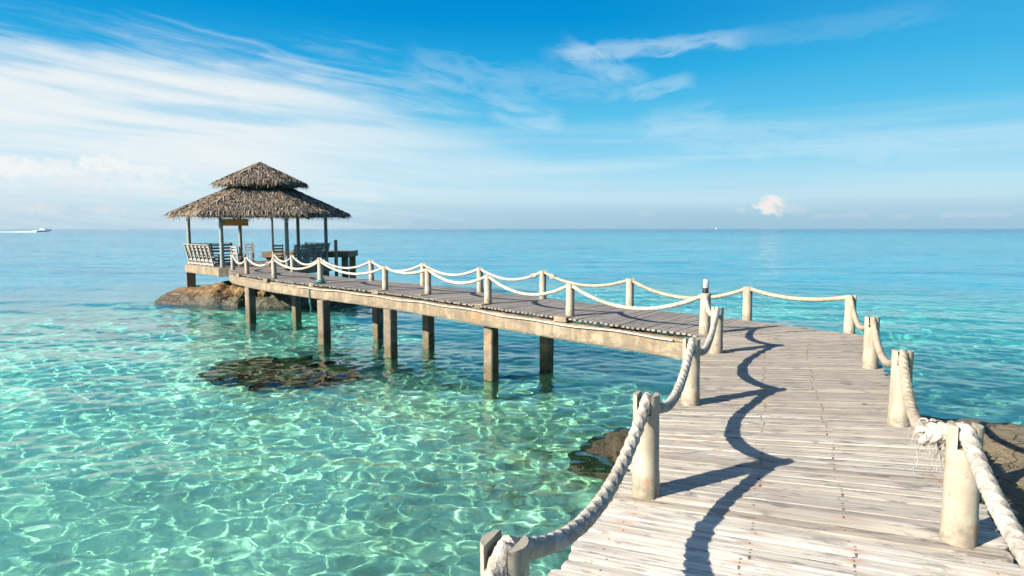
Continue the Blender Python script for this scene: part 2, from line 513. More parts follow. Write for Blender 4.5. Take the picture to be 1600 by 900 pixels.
M = dict(deck=wood_deck(), beam=concrete_beam(), post=post_paint(), rope=rope_mat(), rope2=rope_mat('yellowed_rope', (0.255, 0.213, 0.157), (0.345, 0.295, 0.225)),
         teal=rope_mat('teal_rope', (0.05, 0.15, 0.15), (0.12, 0.27, 0.26)), thatch=thatch_mat(),
         rock=rock_mat('orange_granite', (0.135, 0.076, 0.03), (0.215, 0.125, 0.052), (0.065, 0.04, 0.02)),
         moss=rock_mat('mossy_rock', (0.13, 0.12, 0.055), (0.20, 0.175, 0.09), (0.07, 0.065, 0.035)),
         weedrock=rock_mat('weedy_rock', (0.055, 0.042, 0.016), (0.105, 0.08, 0.03), (0.02, 0.016, 0.008), -9, None),
         kelp=rock_mat('wet_kelp_rock', (0.028, 0.021, 0.008), (0.055, 0.042, 0.015), (0.012, 0.01, 0.005), -9),
         boulder=rock_mat('brown_granite', (0.112, 0.085, 0.047), (0.15, 0.116, 0.066), (0.075, 0.055, 0.036), SEA),
         column=timber('green_grey_paint', (0.15, 0.165, 0.15), (0.24, 0.25, 0.225)),
         pole=timber('raw_timber', (0.24, 0.17, 0.11), (0.33, 0.25, 0.17)),
         bench=timber('bench_timber', (0.17, 0.155, 0.135), (0.29, 0.265, 0.23)),
         darkwood=timber('dark_timber', (0.09, 0.075, 0.06), (0.16, 0.135, 0.11)),
         sign=timber('varnished_board', (0.48, 0.20, 0.045), (0.66, 0.31, 0.085)),
         black=plain('black_metal', (0.02, 0.02, 0.022), 0.4, 0.2, 20, 0.0),
         white=plain('white_gelcoat', (0.78, 0.78, 0.77), 0.25, 0.03, 3, 0.0),
         navy=plain('dark_hull', (0.05, 0.07, 0.08), 0.3, 0.1, 3, 0.0),
         pipe=plain('white_conduit', (0.34, 0.31, 0.26), 0.5, 0.12, 8, 0.0),
         foam=plain('foam', (0.82, 0.85, 0.86), 0.9, 0.1, 2, 0.0))
gm, T = material('frosted_glass')
T.p.inputs['Base Color'].default_value = (0.9, 0.9, 0.86, 1); T.p.inputs['Roughness'].default_value = 0.2
T.p.inputs['Transmission Weight'].default_value = 0.0; T.p.inputs['Subsurface Weight'].default_value = 0.0
M['glass'] = gm


# ------------------------------------------------------------------ sea bed and water
def fbm2(X, Y, lam, n, seed, rough=0.55):
    rg = np.random.default_rng(seed); Z = np.zeros_like(X); a = 1.0; tot = 0
    for o in range(n):
        for q in range(5):
            th = rg.uniform(0, 2 * pi); ph = rg.uniform(0, 2 * pi); kk = 2 * pi / (lam * rg.uniform(0.75, 1.3))
            Z += a * np.cos(kk * (X * np.cos(th) + Y * np.sin(th)) + ph); tot += a * 0.5
        lam *= 0.5; a *= rough
    return Z / tot


def bed_z(X, Y):
    d = np.hypot(X + 3.0, Y - 6.0)
    z = -3.25 - 0.045 * np.clip(d - 6, 0, 40) - 0.05 * np.clip(d - 46, 0, 400)
    return z + 0.13 * fbm2(X, Y, 5.0, 3, 5)


def sand_mat():
    m, T = material('sand'); po = T.pos(); x, y, z = T.sep(po)
    n1 = T.noise(po, 0.35, 5, 0.6); n2 = T.noise(po, 2.5, 6, 0.65); n3 = T.noise(po, 20, 4, 0.6)
    c = T.mix(n2.step(0.3, 0.7), (0.78, 0.75, 0.60), (0.90, 0.875, 0.73))
    c = T.mix(n1.step(0.5, 0.66) * 0.4, c, (0.52, 0.53, 0.40))
    c = T.mix(T.noise(po, 1.1, 4, 0.6).step(0.60, 0.68) * 0.35, c, (0.42, 0.40, 0.28))
    # weed beds: under the far pier, and out to the right of the boardwalk
    w1 = (((x + 1.0) / 7.0) ** 2.0 + ((y - 19.5) / 3.4) ** 2.0 + (n2 - 0.5) * 1.6 + (n1 - 0.5) * 2.0).step(1.1, 0.5)
    w2 = (((x - 11.0) / 8.0) ** 2.0 + ((y - 18.0) / 5.0) ** 2.0 + (n2 - 0.5) * 2.0 + (n1 - 0.5) * 2.0).step(1.1, 0.5)
    w3 = (x - 3.0 + (n1 - 0.5) * 14.0).step(0.0, 7.0) * (y - 7.0).step(0, 6)
    w4 = (T.noise(po, 0.12, 5, 0.6)).step(0.52, 0.64) * y.step(16, 30)
    c = T.mix((w1 * 0.7).mx(w2 * 0.55).mx(w3 * 0.08).mx(w4 * 0.5), c, (0.06, 0.13, 0.15))
    # rubble near the boardwalk
    rub = ((x - 0.3 + (n1 - 0.5) * 6.0).step(-3.2, 0.4) * y.step(6.0, 7.5) * y.step(14.5, 11.5) * n2.step(0.46, 0.62))
    c = T.mix(rub * 0.75, c, (0.30, 0.23, 0.12))
    T.link(c, T.p.inputs['Base Color']); T.p.inputs['Roughness'].default_value = 1.0
    T.p.inputs['Specular IOR Level'].default_value = 0.0
    bump(T, n3 + n2, 0.3, 0.03)
    return m


R1 = np.concatenate([np.linspace(0.5, 60, 150), np.exp(np.linspace(math.log(62), math.log(60000), 40))])
TH = np.linspace(radians(-60), radians(240), 240)
r, t = np.meshgrid(R1, TH, indexing='ij')
X, Y = r * np.cos(t), r * np.sin(t)
bed = grid_mesh('seabed', X, Y, bed_z(X, Y), sand_mat())
tag(bed, kind='structure'); bed.cycles.is_caustics_receiver = True


def water_mat():
    m = bpy.data.materials.new('sea_water'); m.use_nodes = True
    T = Tree(m.node_tree); o = T.n('ShaderNodeOutputMaterial')
    po = T.pos(); x, y, z = T.sep(po)
    d = (((x - 0.5) ** 2.0) + ((y - 8.0) ** 2.0))._m('SQRT')
    patch = T.noise(T.scale(po, 0.05, 0.12, 1), 1.0, 4, 0.55)
    # small ripples on top of the modelled waves
    fade = d.step(220, 6, 0.25, 1.0)
    rip = T.noise(T.scale(po, 1.3, 3.0, 1), 1.6, 5, 0.62, 0.4)
    rip2 = T.noise(T.scale(po, 0.10, 0.42, 1), 1.0, 6, 0.62, 0.2)
    b = T.n('ShaderNodeBump'); b.inputs['Strength'].default_value = 0.9; b.inputs['Distance'].default_value = 0.06
    T.link(rip * d.step(4, 26, 0.10, 0.9) + rip2 * d.step(12, 80) * 11.0, b.inputs['Height'])
    tint = T.mix((d + (patch - 0.5) * 10.0).step(5.5, 24.0), (0.40, 1.0, 0.765), (0.19, 0.90, 0.83))
    tint = T.mix(d.step(26, 70), tint, (0.10, 0.66, 0.76))
    near = T.n('ShaderNodeBsdfPrincipled'); near.inputs['IOR'].default_value = 1.33; near.inputs['Roughness'].default_value = 0.0
    near.inputs['Transmission Weight'].default_value = 1.0
    T.link(tint, near.inputs['Base Color'])
    far = T.n('ShaderNodeBsdfPrincipled'); far.inputs['IOR'].default_value = 1.33
    T.link(d.step(20, 400, 0.03, 0.14), far.inputs['Roughness'])
    streaky = T.noise(T.scale(po, 0.005, 0.03, 1), 1.0, 5, 0.6)
    ruffle = T.noise(T.scale(po, 0.045, 0.22, 1), 1.0, 8, 0.72, 0.3)
    body = T.mix(patch.step(0.4, 0.65) * 0.6, (0.019, 0.225, 0.295), (0.011, 0.165, 0.24))
    body = T.mix(streaky.step(0.48, 0.62) * d.step(40, 120) * 0.5, body, (0.010, 0.17, 0.26))
    body = T.mix(ruffle.step(0.50, 0.60) * d.step(22, 60) * 0.75, body, (0.006, 0.115, 0.185))  # light and dark of far ripples painted into the body colour
    body = T.mix(d.step(220, 900) * x.step(-700, 150, 0.35, 1.0), body, (0.005, 0.07, 0.15))
    T.link(body, far.inputs['Base Color'])
    T.link(b.outputs[0], far.inputs['Normal'])
    T.link(d.step(60, 700, 0.5, 0.25) * ruffle.step(0.62, 0.42, 0.45, 1.25), far.inputs['Specular IOR Level'])
    m2 = T.n('ShaderNodeMixShader')
    T.link((d + (patch - 0.5) * 18.0).step(18, 50, 0.0, 1.0), m2.inputs[0])
    T.link(near.outputs[0], m2.inputs[1]); T.link(far.outputs[0], m2.inputs[2])
    T.link(m2.outputs[0], o.inputs[0])
    return m


R1 = np.concatenate([np.exp(np.arange(math.log(0.8), math.log(3), 0.02)), np.exp(np.arange(math.log(3), math.log(55), 0.0052)),
                     np.exp(np.arange(math.log(55), math.log(400), 0.012)), np.exp(np.arange(math.log(405), math.log(60000), 0.06))])
TH = np.concatenate([np.linspace(radians(-60), radians(38), 90)[:-1], np.linspace(radians(38), radians(146), 800), np.linspace(radians(146), radians(240), 90)[1:]])
r, t = np.meshgrid(R1, TH, indexing='ij')
X, Y = r * np.cos(t), r * np.sin(t)
Z = np.zeros_like(X)
rg = np.random.default_rng(3)
for lam0, n, slope, reach, spread in ((0.23, 16, .026, 22, .85), (0.46, 20, .058, 44, .75), (0.85, 14, .036, 60, .6), (1.9, 10, .024, 130, .5), (4.2, 9, .020, 260, .4), (11, 6, .012, 600, .3)):
    fade = np.clip(1.6 - r / reach, 0, 1)
    for q in range(n):
        lam = lam0 * math.exp(rg.normal(0, .2)); a = radians(78) + rg.normal(0, spread)
        kk = 2 * pi / lam; A = slope / kk * sqrt(2 / n)
        Z += A * fade * np.cos(kk * (X * cos(a) + Y * sin(a)) + rg.uniform(0, 6.283))
water = grid_mesh('water', X, Y, Z + SEA, water_mat())
tag(water, kind='structure'); water.cycles.is_caustics_caster = True


# ------------------------------------------------------------------ rocks
def rock(name, c, size, mat, seed, lam=1.2, amp=0.25, flat=1.0, n=64, rz=0.0, cracks=0.0):
    """a boulder: a displaced ellipsoid, uneven and with a few ledges"""
    th = np.linspace(0, 2 * pi, n + 1); ph = np.linspace(-pi / 2, pi / 2, n // 2 + 1)
    P, Q = np.meshgrid(ph, th, indexing='ij')
    ux, uy, uz = np.cos(P) * np.cos(Q), np.cos(P) * np.sin(Q), np.sin(P)
    def n3(s, l):
        rr = np.random.default_rng(s); Zz = 0
        for o, a in ((l, 1.0), (l / 2, .5), (l / 4, .3), (l / 8, .16)):
            for q in range(6):
                d = rr.normal(size=3); d /= np.linalg.norm(d); k_ = 2 * pi / (o * rr.uniform(.8, 1.3))
                Zz = Zz + a * np.cos(k_ * (ux * d[0] * size[0] + uy * d[1] * size[1] + uz * d[2] * size[2]) + rr.uniform(0, 6.28)) / 6
        return Zz
    dsp = 1 + amp * 2.2 * n3(seed, lam * max(size) * 0.8)
    if cracks:
        cr = n3(seed + 50, lam * 1.6)
        dsp = dsp - cracks * np.exp(-(cr / 0.05) ** 2)
    sgn = np.sign(uz); zz = sgn * np.abs(uz) ** flat
    xx, yy = ux * size[0] * dsp, uy * size[1] * dsp
    ca, sa = cos(rz), sin(rz)
    ob = grid_mesh(name, xx * ca - yy * sa, xx * sa + yy * ca, zz * size[2] * dsp, mat)
    bad = sum(1 for p in list(ob.data.polygons)[::17] if p.normal.dot(p.center) < 0)
    if bad > len(ob.data.polygons) / 34: ob.data.flip_normals()
    ob.location = c
    return ob


isle = rock('rock_outcrop', (-14.3, 32.3, -2.25), (3.65, 2.4, 1.27), M['rock'], 4, 0.9, 0.10, 0.8, 150, 0.05, 0.045)
tag(isle, 'orange brown granite outcrop under the thatched pavilion', 'rock')
e2 = rock('rock_outcrop', (-9.2, 32.6, -2.5), (3.6, 2.2, 1.35), M['moss'], 9, 1.0, 0.2, 1.0, 90, 0.1, 0.05)
tag(e2, 'dark shaded rock ledge in the shadow beneath the far boardwalk', 'rock')
e3 = rock('boulder', (-10.9, 30.2, -2.1), (1.3, 1.0, 0.85), M['moss'], 21, 1.0, 0.12, 1.0, 70, 0.3)
tag(e3, 'pointed greenish mossy boulder at the waterline beneath the boardwalk beam', 'rock')
for q, (x, y, z, s, lab) in enumerate([(-13.15, 30.0, -1.75, .42, 'small grey brown stone at the waterline left of the farthest front pile'),
                                       (-12.6, 29.75, -1.7, .5, 'broken stone in the gap between the outcrop and the farthest front pile'),
                                       (-11.75, 30.2, -1.28, .34, 'round stone lying on top of the mossy boulder\'s left side'),
                                       (-12.9, 30.6, -1.15, .55, 'cracked orange block on the outcrop just below the end of the beam')]):
    s_ = rock('stone', (x, y, z), (s, s * .8, s * .7), M['rock'] if q != 1 else M['moss'], 70 + q, 1.0, 0.2, 1.0, 40, q)
    tag(s_, lab, 'stone', 'loose stones around the outcrop')
sub = rock('submerged_rock', (-6.5, 17.3, -2.93), (1.95, 1.3, 0.70), M['weedrock'], 31, 0.6, 0.22, 0.8, 120, -0.35, 0.05)
tag(sub, 'brown weed covered rock lying just under the water beside the far piles', 'rock'); sub.cycles.is_caustics_receiver = True
side = rock('shore_rock', (2.35, 10.45, -2.31), (1.25, 1.15, 0.60), M['kelp'], 44, 0.8, 0.12, 0.9, 90, 0.2, 0.04)
tag(side, 'wet brown weedy rock breaking the surface beside the near left edge', 'rock'); side.cycles.is_caustics_receiver = True
bo = rock('granite_boulder', (6.9, 6.6, -2.2), (3.5, 4.4, 1.42), M['boulder'], 53, 1.1, 0.07, 0.75, 110, 0.15)
tag(bo, 'large smooth brown boulder on the right beside the nearest post', 'rock')

# ------------------------------------------------------------------ boardwalk
PAIRS = [((-1.75, -1.2), (0.42, -2.1)), ((-1.0, 0.5), (1.2, -0.4)), ((-0.20, 2.3), (1.93, 1.45)), ((0.63, 4.1), (2.74, 3.28)), ((1.43, 6.0), (3.80, 5.72)),
         ((2.36, 8.5), (4.87, 8.35)), ((2.98, 10.12), (5.98, 10.55)), ((3.06, 10.45), (5.55, 11.22)), ((3.12, 10.72), (4.62, 12.52)),
         ((2.52, 11.32), (3.95, 13.20))]
FE = [(2.01, 11.86), (0.79, 13.12), (-0.59, 14.68), (-2.30, 16.62), (-3.80, 18.18), (-6.27, 20.46), (-8.50, 22.6), (-10.2, 24.55), (-11.55, 26.3)]
BE = [(3.36, 13.85), (2.32, 14.98), (0.98, 16.42), (-0.72, 18.20), (-2.22, 19.80), (-4.85, 22.42), (-7.02, 24.42), (-8.55, 26.1), (-9.75, 27.6)]
PAIRS += list(zip(FE, BE)) + [((-12.45, 28.1), (-10.2, 28.75)), ((-12.85, 29.55), (-10.45, 30.1))]


def resample(pairs, step):
    """pairs of edge points every `step` along the middle of the walk (Catmull-Rom)"""
    P = [np.array(a + b, float) for a, b in pairs]; out = []
    for i in range(len(P) - 1):
        p0, p1, p2, p3 = P[max(i - 1, 0)], P[i], P[i + 1], P[min(i + 2, len(P) - 1)]
        for s in np.linspace(0, 1, 80, endpoint=False):
            c = 0.5 * ((2 * p1) + (p2 - p0) * s + (2 * p0 - 5 * p1 + 4 * p2 - p3) * s * s + (3 * p1 - p0 - 3 * p2 + p3) * s ** 3)
            l = p1 + (p2 - p1) * s
            out.append(0.5 * c + 0.5 * l)
    out.append(P[-1]); out = np.array(out)
    mid = np.maximum(np.hypot(np.diff(out[:, 0]), np.diff(out[:, 1])) * 0.5 + np.hypot(np.diff(out[:, 2]), np.diff(out[:, 3])) * 0.5, 1e-6)
    L = np.concatenate([[0], np.cumsum(mid)]); n = int(L[-1] / step); S = np.linspace(0, L[-1], n + 1)
    return np.stack([np.interp(S, L, out[:, j]) for j in range(4)], 1), S


edges, S = resample(PAIRS, 0.122)
walk = tag(empty('boardwalk', (1.0, 5.0, 0.0)), 'curving boardwalk of weathered grey planks on concrete beams and piles leading to the pavilion', 'boardwalk')


def kid(ob, parent):
    ob.parent = parent; ob.matrix_parent_inverse = parent.matrix_basis.inverted(); return ob


pl = MB()
WIDE = int(np.argmin(np.hypot(edges[:, 0] - .68, edges[:, 1] - 4.22)))     # one double width board
for i in range(len(S) - 1):
    a, b = edges[i], edges[i + 1]
    if i == WIDE + 1: continue
    if i == WIDE: b = edges[i + 2]
    lj, rj = random.uniform(-.03, .035), random.uniform(-.025, .03)
    def pt(e, u, s):   # u metres along the plank, s 0..1 across
        p = a + (b - a) * s; d = np.array([p[2] - p[0], p[3] - p[1]]); n = np.linalg.norm(d); d /= n
        q = (p[0] - d[0] * lj, p[1] - d[1] * lj) if e == 0 else (p[2] + d[0] * rj, p[3] + d[1] * rj)
        return (q[0] + d[0] * u, q[1] + d[1] * u)
    ln = hypot(a[2] - a[0], a[3] - a[1])
    age = 1.0 / (1 + math.exp(-(S[i] - 14.6) / 0.55)); age = min(1, max(0.0, age * 0.92 + random.uniform(-.08, .1)))
    y_mid = (a[1] + a[3]) / 2
    if y_mid < 3.7: age = -random.uniform(.45, 1.0)
    elif y_mid < 6: age = -random.uniform(0, .35)
    if 9.5 < S[i] < 14.2: age = max(age, random.uniform(0, .38))
    rnd = random.random(); dz = random.uniform(-.005, .005); tl = random.uniform(-.005, .005)
    g0, g1 = random.uniform(.010, .04), random.uniform(.965, .99)
    prof = [(g0, -0.036), (g0, -0.006), (g0 + .05, -0.0012), (0.35, 0.0), (0.65, 0.0), (g1 - .05, -0.0012), (g1, -0.006), (g1, -0.036)]
    m = len(prof); vs = []; uu = []
    for e, u, nar in ((0, 0.0, .60), (0, .022, .86), (0, .06, 1.0), (1, -.06, 1.0), (1, -.022, .86), (1, 0.0, .60)):
        for s, z in prof:
            s2 = 0.5 + (s - 0.5) * nar
            x, y = pt(e, u, s2); vs.append((x, y, z + dz + (tl if e else -tl)))
            uu.append(((u if e == 0 else ln + u), s2))
    fs, uvs = [], []
    for q in range(5):
        for j in range(m - 1):
            f = [q * m + j, q * m + j + 1, (q + 1) * m + j + 1, (q + 1) * m + j]; fs.append(f); uvs.append([uu[k_] for k_ in f])
    for f in (list(range(m))[::-1], [5 * m + j for j in range(m)]): fs.append(f); uvs.append([uu[k_] for k_ in f])
    pl.add(vs, fs, uvs, (rnd, age, ln))
pl = pl.build('decking', M['deck'], smooth=True, angle=35)
# the faces above were wound towards +z or -z depending on the side; make them consistent
import bmesh
bm_ = bmesh.new(); bm_.from_mesh(pl.data); bmesh.ops.recalc_face_normals(bm_, faces=bm_.faces); bm_.to_mesh(pl.data); bm_.free()
kid(pl, walk)


def smooth_edge(side):
    """points and inward normals along one edge"""
    e = edges[::3]; a = e[:, 0:2] if side == 0 else e[:, 2:4]; o = e[:, 2:4] if side == 0 else e[:, 0:2]
    keep = [0]
    for i in range(1, len(a)):
        if np.linalg.norm(a[i] - a[keep[-1]]) > 0.25: keep.append(i)
    a, o = a[keep], o[keep]; n = o - a; n /= np.linalg.norm(n, axis=1)[:, None]
    return a, n


def sweep(mb, a, n, prof, at=(0, 0, 0), jit=0.0):
    m = len(prof); vs = []
    for i in range(len(a)):
        for d, z in prof:
            vs.append((a[i][0] + n[i][0] * d, a[i][1] + n[i][1] * d, z + random.uniform(-jit, jit)))
    fs = [[i * m + j, i * m + (j + 1) % m, (i + 1) * m + (j + 1) % m, (i + 1) * m + j] for i in range(len(a) - 1) for j in range(m)]
    fs += [list(range(m))[::-1], [(len(a) - 1) * m + j for j in range(m)]]
    mb.add(vs, fs, None, at)


POSTS_F = [(1.2, 13.13), (-.58, 15.31), (-2.3, 17.46), (-3.71, 18.65), (-6.31, 21.02), (-8.57, 23.02), (-10.53, 25.4)]
for side in (0, 1):
    a, n = smooth_edge(side)
    mb = MB()
    sweep(mb, a, n, [(-0.03, -0.095), (0.24, -0.095), (0.24, -0.455), (0.015, -0.46), (0.0, -0.43), (0.0, -0.16), (-0.03, -0.14)], jit=0.006)
    if side == 0:
        for p in POSTS_F:     # pads the posts stand on
            k_ = int(np.argmin(np.hypot(a[:, 0] - p[0], a[:, 1] - p[1]))); rz = atan2(n[k_][1], n[k_][0])
            c = (a[k_][0] + n[k_][0] * 0.11, a[k_][1] + n[k_][1] * 0.11)
            q = (p[0] - n[k_][0] * 0.22, p[1] - n[k_][1] * 0.22)
            mb.box((q[0], q[1], -0.03), (0.30, 0.30, 0.10), rz)
    ob = mb.build('edge_beam', M['beam'])
    bm_ = bmesh.new(); bm_.from_mesh(ob.data); bmesh.ops.recalc_face_normals(bm_, faces=bm_.faces); bm_.to_mesh(ob.data); bm_.free()
    kid(ob, walk)


def pile(x, y, rz, top=-0.44, bot=-4.2, w=0.25):
    mb = MB(); zs = [bot, SEA - 0.5, SEA + 0.1, SEA + 0.6, top]
    ca, sa = cos(rz), sin(rz); h = w / 2; ch = 0.022; rings = []
    sq = [(-h + ch, -h), (h - ch, -h), (h, -h + ch), (h, h - ch), (h - ch, h), (-h + ch, h), (-h, h - ch), (-h, -h + ch)]
    vs = []
    for z in zs:
        g = 1.0 + random.uniform(-.02, .02)
        vs += [(x + (p * ca - q * sa) * g, y + (p * sa + q * ca) * g, z) for p, q in sq]
    fs = [[i * 8 + j, i * 8 + (j + 1) % 8, (i + 1) * 8 + (j + 1) % 8, (i + 1) * 8 + j] for i in range(len(zs) - 1) for j in range(8)] + [[(len(zs) - 1) * 8 + j for j in range(8)]]
    mb.add(vs, fs)
    ob = kid(mb.build('pile', M['beam']), walk); ob.cycles.is_caustics_receiver = True
    return ob


for x, y, w in ((-10.22, 24.85, .3), (-5.94, 20.05, .3), (-3.40, 17.75, .28), (-0.50, 15.08, .27)): pile(x, y, atan2(-.7, .7) + .12, w=w)
for x, y, w in ((-8.60, 25.35, .28), (-4.52, 21.35, .27), (-2.56, 19.4, .28), (0.87, 15.9, .27)): pile(x, y, atan2(-.7, .7) + .12, w=w)
for x, y in ((0.95, 4.4), (2.5, 3.8), (2.95, 9.6), (5.4, 10.3)): pile(x, y, 1.2)
tb = MB(); tb.bar((-0.45, 15.17, SEA - 0.10), (0.82, 15.82, SEA - 0.04), 0.2, 0.2)
tb = kid(tb.build('tie_beam', M['beam'], bevel=0.02), walk)
a, n = smooth_edge(0)
pts = [(a[i][0] - n[i][0] * 0.052, a[i][1] - n[i][1] * 0.052, -0.13 + 0.014 * sin(i * 1.1) - 0.012 * sin(i * 0.43)) for i in range(len(a)) if a[i][1] > 10.6 and a[i][1] < 21.5]
cd = MB(); cd.tube(pts, 0.017, 8)
kid(cd.build('conduit', M['pipe'], smooth=True), walk)

# ------------------------------------------------------------------ posts
PR = 0.0875


def post(x, y, h, rz, label, slot=True, w=0.094, depth=0.13):
    """round cement post, its top cut by a slot along rz"""
    mb = MB(); n = 32; zt = h - depth if slot else h
    prof = [(PR * 1.05, -0.05), (PR * 1.05, 0.15), (PR * 1.035, 0.165), (PR, 0.18), (PR, zt)]
    if not slot: prof = prof[:-1] + [(PR, h - 0.008), (PR - 0.008, h)]
    mb.lathe(prof, n)
    if slot:
        ca, sa = cos(rz), sin(rz); t0 = math.asin(w / 2 / PR)
        for sg in (1, -1):
            arc = [t0 + (pi - 2 * t0) * j / 14 for j in range(15)]
            R = [(PR * cos(t), sg * PR * sin(t)) for t in arc]
            if sg < 0: R = R[::-1]
            R = [(p * ca - q * sa, p * sa + q * ca) for p, q in R]; m = len(R)
            cx = sum(p for p, _ in R) / m; cy = sum(q for _, q in R) / m
            top = [(p + (cx - p) * .07, q + (cy - q) * .07, h) for p, q in R]
            vs = [(p, q, zt) for p, q in R] + [(p, q, h - 0.007) for p, q in R] + top
            fs = [[k_ * m + j, k_ * m + (j + 1) % m, (k_ + 1) * m + (j + 1) % m, (k_ + 1) * m + j] for k_ in (0, 1) for j in range(m)] + [[2 * m + j for j in range(m)]]
            mb.add(vs, fs)
    ob = mb.build('rope_post', M['post'], smooth=True, angle=30)
    ob.location = (x, y, 0)
    ob.rotation_euler = (random.uniform(-.012, .012), random.uniform(-.012, .012), 0)
    return tag(ob, label, 'post', 'round posts carrying the rope railing')


LEFT = [(-0.95, 0.10, .69), (-0.02, 2.20, .69), (0.91, 4.21, .695), (1.84, 6.46, .68), (2.97, 9.19, .67), (3.31, 10.9, .70), (1.2, 13.13, .675), (-.58, 15.31, .70),
        (-2.3, 17.46, .72), (-3.71, 18.65, .70), (-6.31, 21.02, .76), (-8.57, 23.02, .72), (-10.53, 25.4, .67), (-12.21, 27.98, .67)]
RIGHT = [(1.66, 1.30, .69), (2.58, 3.55, .69), (3.57, 5.77, .69), (4.64, 8.16, .67), (5.84, 10.97, .655), (4.64, 12.53, .66), (2.66, 14.36, .68), (.79, 16.38, .73),
         (-.91, 18.12, .70), (-2.79, 20.01, .72), (-4.88, 22.16, .70), (-7.28, 24.2, .70), (-9.17, 26.73, .69), (-10.48, 28.2, .69)]
LAB_L = ['cream slotted post just outside the picture at the near left edge',
         'post cut off by the bottom of the photo, thick rope through its slot',
         'tall cream post on the left edge above the bright planks, shaded by its rope',
         'cream post on the left edge in front of the end of the long pale beam',
         'cream post on the left edge just in front of the caged lamp',
         'cream post at the inside of the bend with the caged lamp on top',
         'front row post nearest the lamp on the grey far deck',
         'front row post straight above the pile joined by the low tie beam',
         'front row post overlapping a rear post, above the middle of the beam',
         'front row post with a wide stretch of beam and the teal rope to its left',
         'front row post with teal rope wound round its foot',
         'front row post below the thin brown pole of the pavilion',
         'small front row post where the beam begins to turn behind the boardwalk end',
         'farthest front row post beside the left bench corner of the pavilion']
LAB_R = ['cream slotted post outside the picture on the near right edge',
         'large cream post with a frayed knot beside it and a rust spot near its foot',
         'cream post on the right edge behind the frayed rope knot',
         'cream post on the right edge with an orange rust streak low on its face',
         'cream post at the outer right corner of the bend',
         'cream post at the back of the bend, right of the caged lamp',
         'rear row post crossed by the sagging front rope, left of the lamp',
         'rear row post with frayed rope splices on both sides of its top',
         'rear row post just left of the front post above the tie beam pile',
         'rear row post half hidden behind a front row post',
         'rear row post standing alone against the sea right of the rear jetty',
         'rear row post almost hidden behind the post with the teal rope',
         'rear row post in front of the right hand benches',
         'rear row post at the pavilion entrance hidden behind the thin brown pole']


def slot_dir(P, i):
    a = P[max(i - 1, 0)]; b = P[min(i + 1, len(P) - 1)]
    return atan2(b[1] - a[1], b[0] - a[0])


lamp_post = None
for P, LB in ((LEFT, LAB_L), (RIGHT, LAB_R)):
    for i, (x, y, h) in enumerate(P):
        lampy = P is LEFT and i == 5
        o = post(x, y, h, slot_dir(P, i), LB[i], slot=not lampy)

# caged lamp on the post at the bend
lx, ly, lh = LEFT[5]
lamp = tag(empty('caged_lamp', (lx, ly, lh)), 'small black caged bulkhead lamp standing on the post at the bend', 'lamp')
mb = MB(); mb.lathe([(0.062, 0.0), (0.062, 0.012), (0.052, 0.02), (0.050, 0.075), (0.058, 0.08), (0.058, 0.092)], 18); mb.build('base', M['black'], lamp, True, angle=30)
mb = MB(); mb.lathe([(0.047, 0.093), (0.05, 0.15), (0.048, 0.19), (0.039, 0.222), (0.02, 0.24)], 18); mb.build('glass', M['glass'], lamp, True, angle=70)
mb = MB()
for z, rr in ((0.13, .054), (0.165, .054), (0.20, .05)):
    mb.tube([(rr * cos(t), rr * sin(t), z) for t in np.linspace(0, 2 * pi, 19)], 0.003, 6, False)
for q in range(6):
    t = q * pi / 3 + .3
    mb.tube([(rr * cos(t), rr * sin(t), z) for rr, z in ((.055, .09), (.055, .15), (.053, .19), (.044, .225), (.026, .248), (0.0, .256))], 0.003, 6)
mb.build('cage', M['black'], lamp, True)


# ------------------------------------------------------------------ ropes
def braid(a, L):
    k_ = 2 * pi / 0.10
    f1 = cos(3 * a + k_ * L); f2 = cos(3 * a - k_ * L + 1.0)
    return 0.86 + 0.17 * max(f1, f2) ** 3 + 0.025 * sin(a * 5 + L * 91) + 0.02 * sin(a * 9 - L * 170)


def twist(a, L):
    return 0.90 + 0.14 * abs(cos(1.5 * a + 2 * pi / 0.13 * L * 0.75))


def span_pts(A, B, sag, ds, bulge=0.0):
    """a rope hanging from post A to post B (x, y, top height)"""
    A3 = Vector((A[0], A[1], A[2] - 0.028)); B3 = Vector((B[0], B[1], B[2] - 0.028))
    n = max(12, int((B3 - A3).length / ds)); out = []
    perp = Vector((-(B3 - A3).y, (B3 - A3).x, 0)).normalized()
    for i in range(n + 1):
        s = i / n
        p = A3.lerp(B3, s); p.z -= 4 * sag * s * (1 - s); p += perp * bulge * sin(pi * s)
        out.append(p)
    return out


def fuzz(mb, pts, rad, count, ln=0.035, r=0.0012):
    for _ in range(count):
        i = random.randrange(len(pts) - 1); p = pts[i].lerp(pts[i + 1], random.random())
        t = (pts[i + 1] - pts[i]).normalized(); d = Vector((random.gauss(0, 1), random.gauss(0, 1), random.gauss(0, 1)))
        d = (d - t * d.dot(t)).normalized(); q = p + d * rad * 0.9
        m = q + d * ln * 0.5 * random.uniform(.3, 1) + t * random.uniform(-.02, .02)
        e = m + d * ln * 0.3 + t * random.uniform(-.025, .025) - Vector((0, 0, random.uniform(0, .012)))
        mb.tube([q, m, e], [r, r * .9, r * .4], 3, False)


